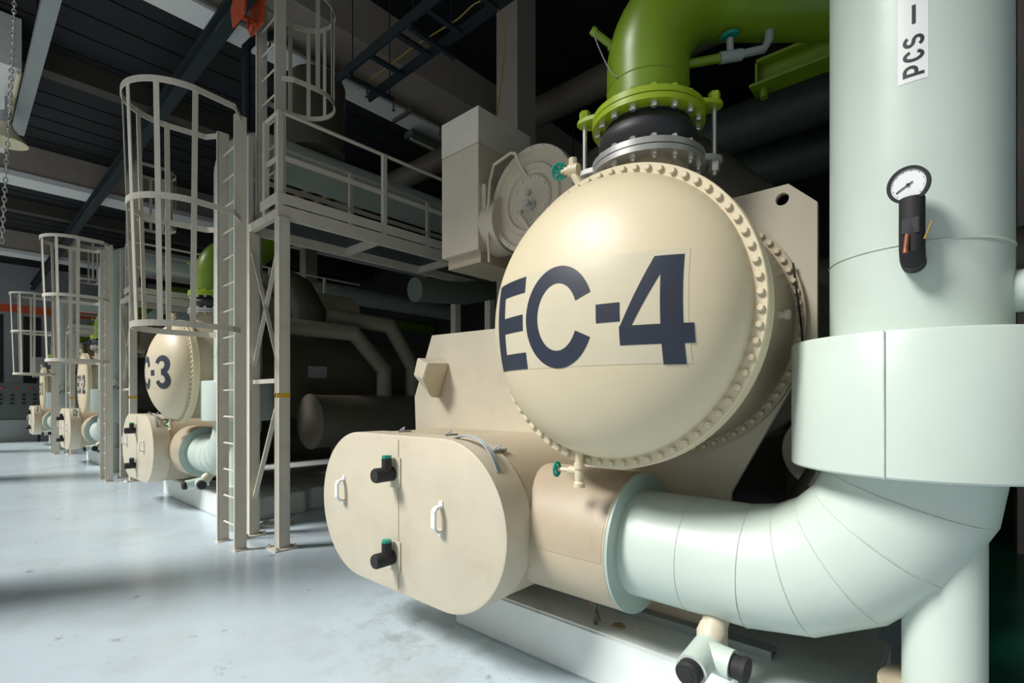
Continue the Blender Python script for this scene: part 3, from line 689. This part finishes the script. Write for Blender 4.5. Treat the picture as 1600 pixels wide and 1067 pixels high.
def ladder(y, z0, z1, hoops, name, label, side, r0, cyo):
    t = thing(name, (-6.145, y, z0), label, 'ladder', 'caged ladders')
    xl, xr = -6.41, -5.88
    for x in (xl, xr):
        b = B(); b.box((x-.009, y-.06, z0), (x+.009, y+.06, z1)); b.box((x-.035, y-.06, z0), (x+.009, y-.047, z1)); rl = part('stile', b, 'steel', t)
        b = B(); b.box((x-.06, y-.07, z0), (x+.05, y+.07, z0+.012)); part('foot_plate', b, 'steel', rl)
    z = z0+.24
    while z < z1-.05:
        b = B(); b.cyl((xl, y, z), (xr, y, z), .011, 8); part('rung', b, 'steel', t); z += .303
    def uline(z, k):
        r = r0*k; cy = y-side*cyo; pts = [(xr, y, z)]
        pts += [(xr+(r-(xr+6.145))*.8, y-side*.12, z)]
        for i in range(25):
            a = PI*i/24; pts.append((-6.145+r*math.cos(a), cy-side*r*math.sin(a), z))
        pts += [(xl-(r-(-6.145-xl))*.8, y-side*.12, z), (xl, y, z)]
        return pts
    for z, k in hoops:
        b = B(); P = uline(z, k)
        for p, q in zip(P, P[1:]): b.bar(p, q, .01, .06)
        part('cage_hoop', b, 'steel', t)
    za, ka = hoops[0]; zb, kb = hoops[-1]
    for a in (0, 38, 75, 110, 145, 180):
        P = []
        for z, k in ((za-.03, ka), (zb+.03, kb)):
            r = r0*k*.985; aa = math.radians(a); P.append(Vector((-6.145+r*math.cos(aa), y-side*cyo-side*r*math.sin(aa), z)))
        dd = Vector((math.cos(math.radians(a)), -side*math.sin(math.radians(a)), 0))
        b = B(); b.bar(P[0], P[1], .05, .008, up=dd); part('cage_bar', b, 'steel', t)
    return t
pf = platform()
lad = ladder(2.115, 0, 4.76, [(2.40, 1.), (3.63, 1.09), (4.73, 1.19)], 'caged_ladder', 'tall cream caged ladder nearest the camera, standing on the blue floor', 1, .42, .50)
upl = ladder(2.55, 3.8, 6.65, [(5.38, 1.04), (6.55, 1.04)], 'caged_ladder', 'upper cream caged ladder rising from the nearest platform deck to the ceiling', -1, .36, .40)
LS = [0, -6.86, -14.4]
for k, (a, c, d) in enumerate((('access platform between the EC-3 and EC-2 chillers, behind the second caged ladder', 'caged ladder second from the camera, left of the EC-3 chiller', 'upper caged ladder on the second platform'),
        ('access platform between the EC-2 chiller and the farthest chiller', 'third caged ladder, left of the EC-2 chiller', 'upper caged ladder on the third platform'),), 1):
    q = copy_tree(pf, LS[k]); q['label'] = a
    q = copy_tree(lad, LS[k]); q['label'] = c
    q = copy_tree(upl, LS[k]); q['label'] = d

def hung(name, b, m, rods, label, cat):
    t = thing(name, rods[0], label, cat); part('pipe_run', b, m, t)
    for x, y, z in rods:
        b = B(); b.cyl((x, y, z), (x, y, ZC), .012, 6); part('hanger_rod', b, 'darkblue', t)
# ------------------------------------------------------------------ insulated drum and pipes under the platform
t = thing('insulated_drum', (-6.9, 4.4, 0), 'dim brown horizontal insulated drum behind the platform post, two bent pipes on top', 'vessel')
b = B(); b.lathe((-6.9, 0, 1.335), (0, 1, 0), [(3.42, .0), (3.42, .36), (3.45, .38), (6.9, .38), (6.95, 0)], 40); part('drum_body', b, 'insul', t)
b = B(); b.lathe((-6.9, 3.42, 1.335), (0, -1, 0), [(0, .395), (.02, .395), (.025, .36), (.03, 0)], 40); part('end_cap', b, 'brownpipe', t)
for pts in ([(-7.3, 3.2, 2.72), (-6.9, 4.1, 2.66), (-6.9, 4.64, 2.12), (-6.9, 4.64, 1.6)], [(-7.3, 3.9, 2.95), (-6.9, 4.75, 2.84), (-6.9, 5.2, 2.2), (-6.9, 5.2, 1.6)]):
    b = B(); b.tube(pts, .12, 20); part('bent_pipe', b, 'piplag', t)
for y in (3.95, 6.2):
    b = B(); b.box((-7.1, y-.12, 0), (-6.7, y+.12, 1.0)); part('saddle', b, 'brownpipe', t)
b = B(); b.box((-7.395, 3.62, 1.98), (-7.39, 3.92, 2.16)); solo('name_plate', b, 'greysteel', 'faded rectangular plate on the dark side of the EC-3 shell', 'plate', loc=(-7.39, 3.77, 2.07))
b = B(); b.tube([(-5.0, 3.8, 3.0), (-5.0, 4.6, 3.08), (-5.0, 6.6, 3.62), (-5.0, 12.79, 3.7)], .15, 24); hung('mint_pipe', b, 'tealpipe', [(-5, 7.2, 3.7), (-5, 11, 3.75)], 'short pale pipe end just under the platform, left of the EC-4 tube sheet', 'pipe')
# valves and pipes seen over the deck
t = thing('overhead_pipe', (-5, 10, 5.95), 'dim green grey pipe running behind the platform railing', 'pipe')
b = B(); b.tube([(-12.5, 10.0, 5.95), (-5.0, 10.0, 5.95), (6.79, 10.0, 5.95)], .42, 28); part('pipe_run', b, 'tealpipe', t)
b = B(); b.ring((-6.5, 10.0, 5.95), (1, 0, 0), -.05, .05, .4, .55, 36); part('pipe_flange', b, 'tealpipe', t)
for x in (-9, -2, 4):
    b = B(); b.cyl((x, 10, 6.2), (x, 10, ZC), .012, 6); part('hanger_rod', b, 'darkblue', t)
b = B(); b.lathe((-6.99, 3.55, 0), (0, 0, 1), [(5.2, .40), (6.2, .40), (6.3, .36), (6.3, 0)], 36); solo('grey_riser', b, 'insul', 'dull grey upright cylinder behind the platform railing, under the upper ladder cage', 'pipe')
t = thing('foil_duct', (-9.9, 4.8, 5.8), 'shiny copper coloured foil duct glinting behind the upper ladder foot', 'duct')
for dz in (0, .32):
    b = B(); b.tube([(-13.4, 4.8+dz, 5.86-dz*.2), (-9.55+dz, 4.8+dz, 5.86-dz*.2)], .08, 20); part('duct_run', b, 'duct', t)
    b = B(); b.cyl((-10.2, 4.8+dz, 5.9-dz*.2), (-10.2, 4.8+dz, ZC), .008, 6); part('hanger_rod', b, 'darkblue', t)
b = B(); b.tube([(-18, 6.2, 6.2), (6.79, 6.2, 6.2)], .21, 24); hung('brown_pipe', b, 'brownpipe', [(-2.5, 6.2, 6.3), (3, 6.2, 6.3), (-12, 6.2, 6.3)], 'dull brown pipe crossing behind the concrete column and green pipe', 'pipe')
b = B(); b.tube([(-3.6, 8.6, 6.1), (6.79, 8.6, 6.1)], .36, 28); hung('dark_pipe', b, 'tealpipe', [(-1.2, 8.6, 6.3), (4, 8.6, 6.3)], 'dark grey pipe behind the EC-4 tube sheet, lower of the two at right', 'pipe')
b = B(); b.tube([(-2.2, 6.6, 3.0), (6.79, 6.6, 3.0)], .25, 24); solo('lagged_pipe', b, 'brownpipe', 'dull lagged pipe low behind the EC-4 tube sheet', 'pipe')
b = B(); b.lathe((-.62, 3.6, 1.33), (0, 1, 0), [(0, 0), (0, .24), (.02, .25), (3.0, .25), (3.0, 0)], 40); solo('beige_vessel', b, 'beige', 'round beige vessel end behind the mint elbow, under the collar', 'vessel')
b = B(); b.tube([(-.75, 3.2, .31), (-.75, 3.2, 1.0), (-.7, 3.6, 1.2)], .03, 14); solo('drain_pipe', b, 'brownpipe', 'thin dim upright pipe right of the EC-4 tube sheet foot', 'pipe')
for k, (x, y) in enumerate(((-.62, 4.2), (-.62, 6.2))):
    b = B(); b.box((x-.15, y-.1, .31), (x+.15, y+.1, 1.09)); solo('vessel_stand', b, 'brownpipe', ['front stand under the beige vessel behind the mint elbow', 'rear stand under the beige vessel'][k], 'stand')
b = B(); b.lathe((-6.75, 2.88, 0), (0, 0, 1), [(0, .2), (.03, .19), (.035, .17), (.02, .15), (.02, 0)], 32); solo('floor_cap', b, 'plinth', 'round pale floor cap beside the platform foot', 'drain cover')

# ------------------------------------------------------------------ the building
ZC = 7.35
b = B(); b.box((-30, -3, -.1), (7, 13, 0)); struct('floor', b, 'floor')
YE = -1.4
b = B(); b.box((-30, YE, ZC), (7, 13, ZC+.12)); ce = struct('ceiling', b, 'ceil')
b = B()
for i in range(60):
    x = -29.5+.6*i; b.box((x-.06, YE, ZC-.018), (x+.06, 12.8, ZC))
struct('trim_1', b, 'ceil')
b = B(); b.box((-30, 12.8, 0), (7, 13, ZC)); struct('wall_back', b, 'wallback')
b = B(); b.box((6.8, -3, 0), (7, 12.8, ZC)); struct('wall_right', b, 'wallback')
b = B(); b.box((-30, -3, 0), (-29.8, 12.8, ZC)); struct('wall_left', b, 'wall')
n = 2
for x0, x1, m in ((-7.52, -6.28, 'concrete'), (-16.2, -15.6, 'concrete'), (-24.4, -23.8, 'concrete')):
    b = B(); b.box((x0, YE, 6.7), (x1, 12.8, ZC)); struct('trim_%d' % n, b, m); n += 1
for x in (-11.2, -20, -2.2, 2.5):
    b = B(); b.box((x-.14, YE, 7.0), (x+.14, 12.8, ZC)); struct('trim_%d' % n, b, 'purlin'); n += 1
for x, y in ((-4.425, 4.85), (-15.9, 7.6), (-24.1, 7.6), (.66, 7.6)):
    w_ = .185 if y < 5 else .2; b = B(); b.box((x-w_, y, 0), (x+w_, y+2*w_, 6.69 if x < -5 else ZC)); struct('trim_%d' % n, b, 'concrete'); n += 1
for x in (-6.95, -16, -24):
    b = B(); b.box((x-.45, YE-.3, 0), (x+.45, YE+.1, ZC)); struct('trim_%d' % n, b, 'concrete'); n += 1
# slots in the far wall
for k in range(5):
    y = .9+1.15*k; b = B(); b.box((-29.82, y, 2.2), (-29.78, y+.55, 5.2)); struct('window_%d' % (k+1), b, 'wallback')
for x0, x1, l_ in ((-7.52, -7.08, 'broad white trunking under the pale concrete beam above the nearest ladders'), (-16.25, -15.55, 'white strip added under the second concrete beam at far left'), (-24.45, -23.75, 'white strip added under the farthest concrete beam')):  # far two: white boxes added so the beam undersides look bright
    b = B(); b.box((x0, YE, 6.58), (x1, 12.8, 6.7)); solo('trunking', b, 'white', l_, 'trunking', 'beam trunking')
# crane rail beam, trolley
t = thing('crane_beam', (-12, 2.32, 6.5), 'dark teal overhead crane beam running along the row from top centre to far left', 'beam')
b = B(); b.box((-29.7, 2.24, 6.34), (1, 2.40, 6.36)); b.box((-29.7, 2.24, 6.553), (1, 2.40, 6.578)); part('beam_flange', b, 'darkblue', t)
b = B(); b.box((-29.7, 2.31, 6.36), (1, 2.33, 6.553)); part('web', b, 'darkblue', t)
t = thing('beam_trolley', (-6.2, 2.32, 6.0), 'orange hoist trolley hanging on the dark crane beam above the nearest ladder', 'trolley')
for k in (-1, 1):
    b = B(); y = 2.32+k*.10; b.prism([(-6.40, 6.04), (-6.05, 6.04), (-6.0, 6.30), (-6.12, 6.43), (-6.32, 6.43), (-6.45, 6.27)], lambda x, z: Vector((x, y-.012, z)), lambda x, z: Vector((x, y+.012, z))); part('side_plate', b, 'orange', t)
for x in (-6.31, -6.13):
    b = B(); b.cyl((x, 2.34, 6.415), (x, 2.42, 6.415), .05, 16); part('wheel', b, 'orange', t)
b = B(); b.cyl((-6.22, 2.2, 6.1), (-6.22, 2.44, 6.1), .03, 12); b.tube([(-6.22, 2.32, 6.1), (-6.2, 2.32, 5.98), (-6.15, 2.32, 5.92), (-6.1, 2.32, 5.98)], .022, 10); part('hook', b, 'orange', t)
# cable tray with yellow cable
t = thing('cable_tray', (-4, 3.5, 5.65), 'dark teal ladder cable tray hanging above the platform and running to the top right', 'cable tray')
for y in (3.22, 3.70):
    b = B(); b.box((-5.85, y-.015, 5.60), (1.5, y+.015, 5.72)); part('side_rail', b, 'darkblue', t)
x = -5.6
while x < 1.4:
    b = B(); b.box((x-.03, 3.22, 5.605), (x+.03, 3.70, 5.64)); part('rung', b, 'darkblue', t); x += .52
for x in (-5.5, -4.3, -2.8, -1.0, .8):
    for y in (3.25, 3.78):
        b = B(); b.cyl((x, y, 5.55), (x, y, ZC), .008, 6); part('hanger_rod', b, 'darkblue', t)
    b = B(); b.box((x-.025, 3.2, 5.53), (x+.025, 3.83, 5.57)); part('hanger_bar', b, 'darkblue', t)
b = B(); b.tube([(-5.8, 3.5, 5.655), (-4.6, 3.5, 5.655), (-3.95, 3.56, 5.66)]+bez([(-3.95, 3.58, 5.66), (-3.6, 3.65, 5.95), (-3.3, 3.8, 5.7), (-3.42, 3.7, 5.0), (-3.45, 3.6, 4.32)], 20)[1:], .008, 8)
solo('yellow_cable', b, 'yellow', 'yellow cable lying in the dark cable tray and looping down to the beige cabinet', 'cable')
# sprinkler pipes along the concrete beam
t = thing('sprinkler_pipe', (-7.2, 5, 6.6), 'thin dark sprinkler pipe clipped under the pale concrete beam', 'pipe')
b = B(); b.tube([(-7.02, -1.6, 6.62), (-7.02, 12.5, 6.62)], .03, 10); part('pipe_run', b, 'brownpipe', t)
for y in (2.9, 4.4, 4.9, 5.9, 7.0):
    b = B(); b.cyl((-7.02, y, 6.62), (-7.02, y, 6.46), .012, 8); b.lathe((-7.02, y, 6.46), (0, 0, -1), [(0, .03), (.012, .03), (.012, 0)], 10); part('sprinkler_head', b, 'brownpipe', t)
for y in (5.2, 6.7):
    b = B(); b.box((-7.45, y-.03, 6.53), (-6.9, y+.03, 6.585)); part('clamp_bar', b, 'brownpipe', t)
t = thing('ceiling_light', (-7.0, 5.6, 6.5), 'unlit fluorescent batten under the pale concrete beam left of the cabinet', 'light')
b = B(); b.box((-7.55, 5.5, 6.40), (-7.3, 6.5, 6.50)); part('housing', b, 'tealpipe', t)
b = B(); b.cyl((-7.42, 5.56, 6.38), (-7.42, 6.44, 6.38), .022, 12); part('tube', b, 'lampshade', t)
b = B(); b.cyl((-7.42, 5.7, 6.5), (-7.42, 5.7, 6.58), .008, 6); b.cyl((-7.42, 6.3, 6.5), (-7.42, 6.3, 6.58), .008, 6); part('hanger_rod', b, 'darkblue', t)
b = B(); b.tube([(-6.85, 3.0, 6.69), (-6.85, 2.9, 6.55), (-6.98, 2.68, 6.42), (-7.03, 2.6, 6.3), (-7.03, 2.6, 5.2)], .05, 14); solo('drop_conduit', b, 'darkblue', 'dark drop pipe between the two nearest ladders under the concrete beam', 'conduit')
# light rail, lamp and hoist chain at the upper left
t = thing('light_rail', (-9, .8, 6.4), 'long grey light batten at the upper left corner, under the ceiling', 'light')
b = B(); b.box((-12.6, .72, 6.40), (-5.0, .88, 6.50)); part('housing', b, 'greysteel', t)
for x in (-12, -10.2): 
    b = B(); b.cyl((x, .66, 6.40), (x-1.2 if x > -11 else x+1.0, .66, 6.40), .03, 12); part('tube', b, 'lampshade', t)
b = B()
for x in (-9.6, -8, -6.4): b.cyl((x, .8, 6.5), (x, .8, ZC), .012, 6)
part('hanger_rod', b, 'darkblue', t)
t = thing('high_bay_lamp', (-11.5, .59, 6.0), 'cream bell shaped lamp hanging at the far left below the light batten', 'lamp')
b = B(); b.lathe((-11.5, .59, 5.8), (0, 0, 1), [(0, .27), (.05, .25), (.14, .17), (.25, .09), (.32, .07), (.32, .06), (.25, .08), (.14, .16), (.05, .24), (0, .27)], 32, False, False); part('lamp_shade', b, 'lampshade', t)
b = B(); b.cyl((-11.5, .59, 6.1), (-11.5, .59, 6.3), .07, 16); b.cyl((-11.5, .59, 6.3), (-11.5, .59, 6.6), .015, 8); part('lamp_holder', b, 'greysteel', t)
def chain():
    t = thing('hoist_chain', (-8.5, .55, 7.0), 'steel hoist chain hanging down the left edge in front of the light batten', 'chain', None)
    b = B();     P = bez([(-5.61, .346, 5.2), (-5.63, .33, 4.5), (-5.66, .31, 3.9), (-5.70, .27, 2.9)], 70)
    for i, (p, q) in enumerate(zip(P, P[1:])):
        d = (q-p); a = d.normalized(); u, w = b.frame(a); s = u if i % 2 else w; c = (p+q)/2; L = d.length*.62
        ring = []
        for j in range(10):
            g = 2*PI*j/10; ring.append(c+a*math.cos(g)*L+s*math.sin(g)*.012)
        b.tube(ring, .0045, 5, closed=True)
    part('chain_links', b, 'bolt', t)
    b = B(); b.tube([(-5.61, .346, 5.19), (-5.61, .346, ZC)], .006, 6); part('suspension_wire', b, 'bolt', t); return t
chain()
b = B(); b.box((-14.2, .3, 6.55), (-10.4, .70, 7.3)); solo('white_duct', b, 'white', 'white duct along the ceiling at the far upper left corner', 'duct')
# far end: lifting beam, control panel, junction box
b = B(); b.box((-27.2, -1, 5.0), (-27.0, 6.0, 5.28)); solo('lifting_beam', b, 'orange', 'orange lifting beam across the far left end of the hall', 'beam')
for k, y in enumerate((-.9, 5.8)):
    b = B(); b.cyl((-27.1, y, 5.28), (-27.1, y, ZC), .05, 8); solo('beam_hanger', b, 'darkblue', ['front hanger of the orange lifting beam', 'rear hanger of the orange lifting beam'][k], 'hanger')
t = thing('control_panel', (-27.6, 2.2, 0), 'grey green switch cabinet with rows of black switches at the far left wall', 'cabinet')
b = B(); b.box((-28.2, .6, 0), (-27.5, 3.6, .85)); part('cabinet_base', b, 'greysteel', t)
b = B(); b.box((-28.2, .6, .85), (-27.55, 3.6, 2.3)); part('cabinet_body', b, 'panel', t, bevel=.02)
for i in range(3):
    for j in range(7):
        b = B(); y = .95+.32*j; z = 1.5+.16*i; b.box((-27.55, y-.05, z-.04), (-27.51, y+.05, z+.04)); part('switch', b, 'black', t)
for y in (1.3, 1.7, 2.1, 2.5):
    b = B(); b.lathe((-27.55, y, 2.1), (1, 0, 0), [(0, .045), (.04, .04), (.04, 0)], 12); part('indicator_lamp', b, 'red', t)
t = thing('junction_box', (-27.4, 2.75, 2.3), 'small grey junction box on a black post left of the farthest chiller', 'box')
b = B(); b.box((-26.9, 2.1, 2.5), (-26.75, 2.45, 3.3)); part('box_body', b, 'greysteel', t, bevel=.01)
b = B(); b.cyl((-26.82, 2.28, 0), (-26.82, 2.28, 2.5), .05, 10); part('post', b, 'black', t)

# ------------------------------------------------------------------ camera, light
cam = bpy.data.cameras.new('camera'); co = bpy.data.objects.new('camera', cam); C.objects.link(co)
co.location = (0, 0, 1.65); co.rotation_euler = (PI/2, 0, math.atan2(.666, .7455))
cam.sensor_width = 36; cam.lens = 783/1600*36; cam.shift_y = 90.5/1600; cam.clip_start = .05
bpy.context.scene.camera = co
w = bpy.data.worlds.new('world'); bpy.context.scene.world = w; w.use_nodes = True
bg = w.node_tree.nodes['Background']; bg.inputs['Color'].default_value = (.93, .97, 1, 1); bg.inputs['Strength'].default_value = .36
sun = bpy.data.lights.new('sun', 'SUN'); sun.energy = 3.8; sun.angle = math.radians(16); sun.color = (1, .98, .94)
so = bpy.data.objects.new('sun', sun); C.objects.link(so); so.rotation_euler = Vector((-.40, -.72, .82)).to_track_quat('Z', 'Y').to_euler()
pl = bpy.data.lights.new('window_daylight', 'AREA'); pl.shape = 'RECTANGLE'; pl.size = 37; pl.size_y = 7.3
po = bpy.data.objects.new('window_daylight', pl); C.objects.link(po); po.location = (-11.5, -2.2, 3.66); po.rotation_euler = (PI/2, 0, PI)
po.rotation_euler = Vector((0, -1, 0)).to_track_quat('Z', 'Y').to_euler(); pl.cycles.is_portal = True
sc = bpy.context.scene
sc.view_settings.view_transform = 'Standard'; sc.view_settings.look = 'None'; sc.view_settings.gamma = 1; sc.view_settings.use_curve_mapping = False
sc.view_settings.exposure = .27
sc.cycles.use_denoising = True
sc.cycles.max_bounces = 8; sc.cycles.diffuse_bounces = 5; sc.cycles.sample_clamp_indirect = 6
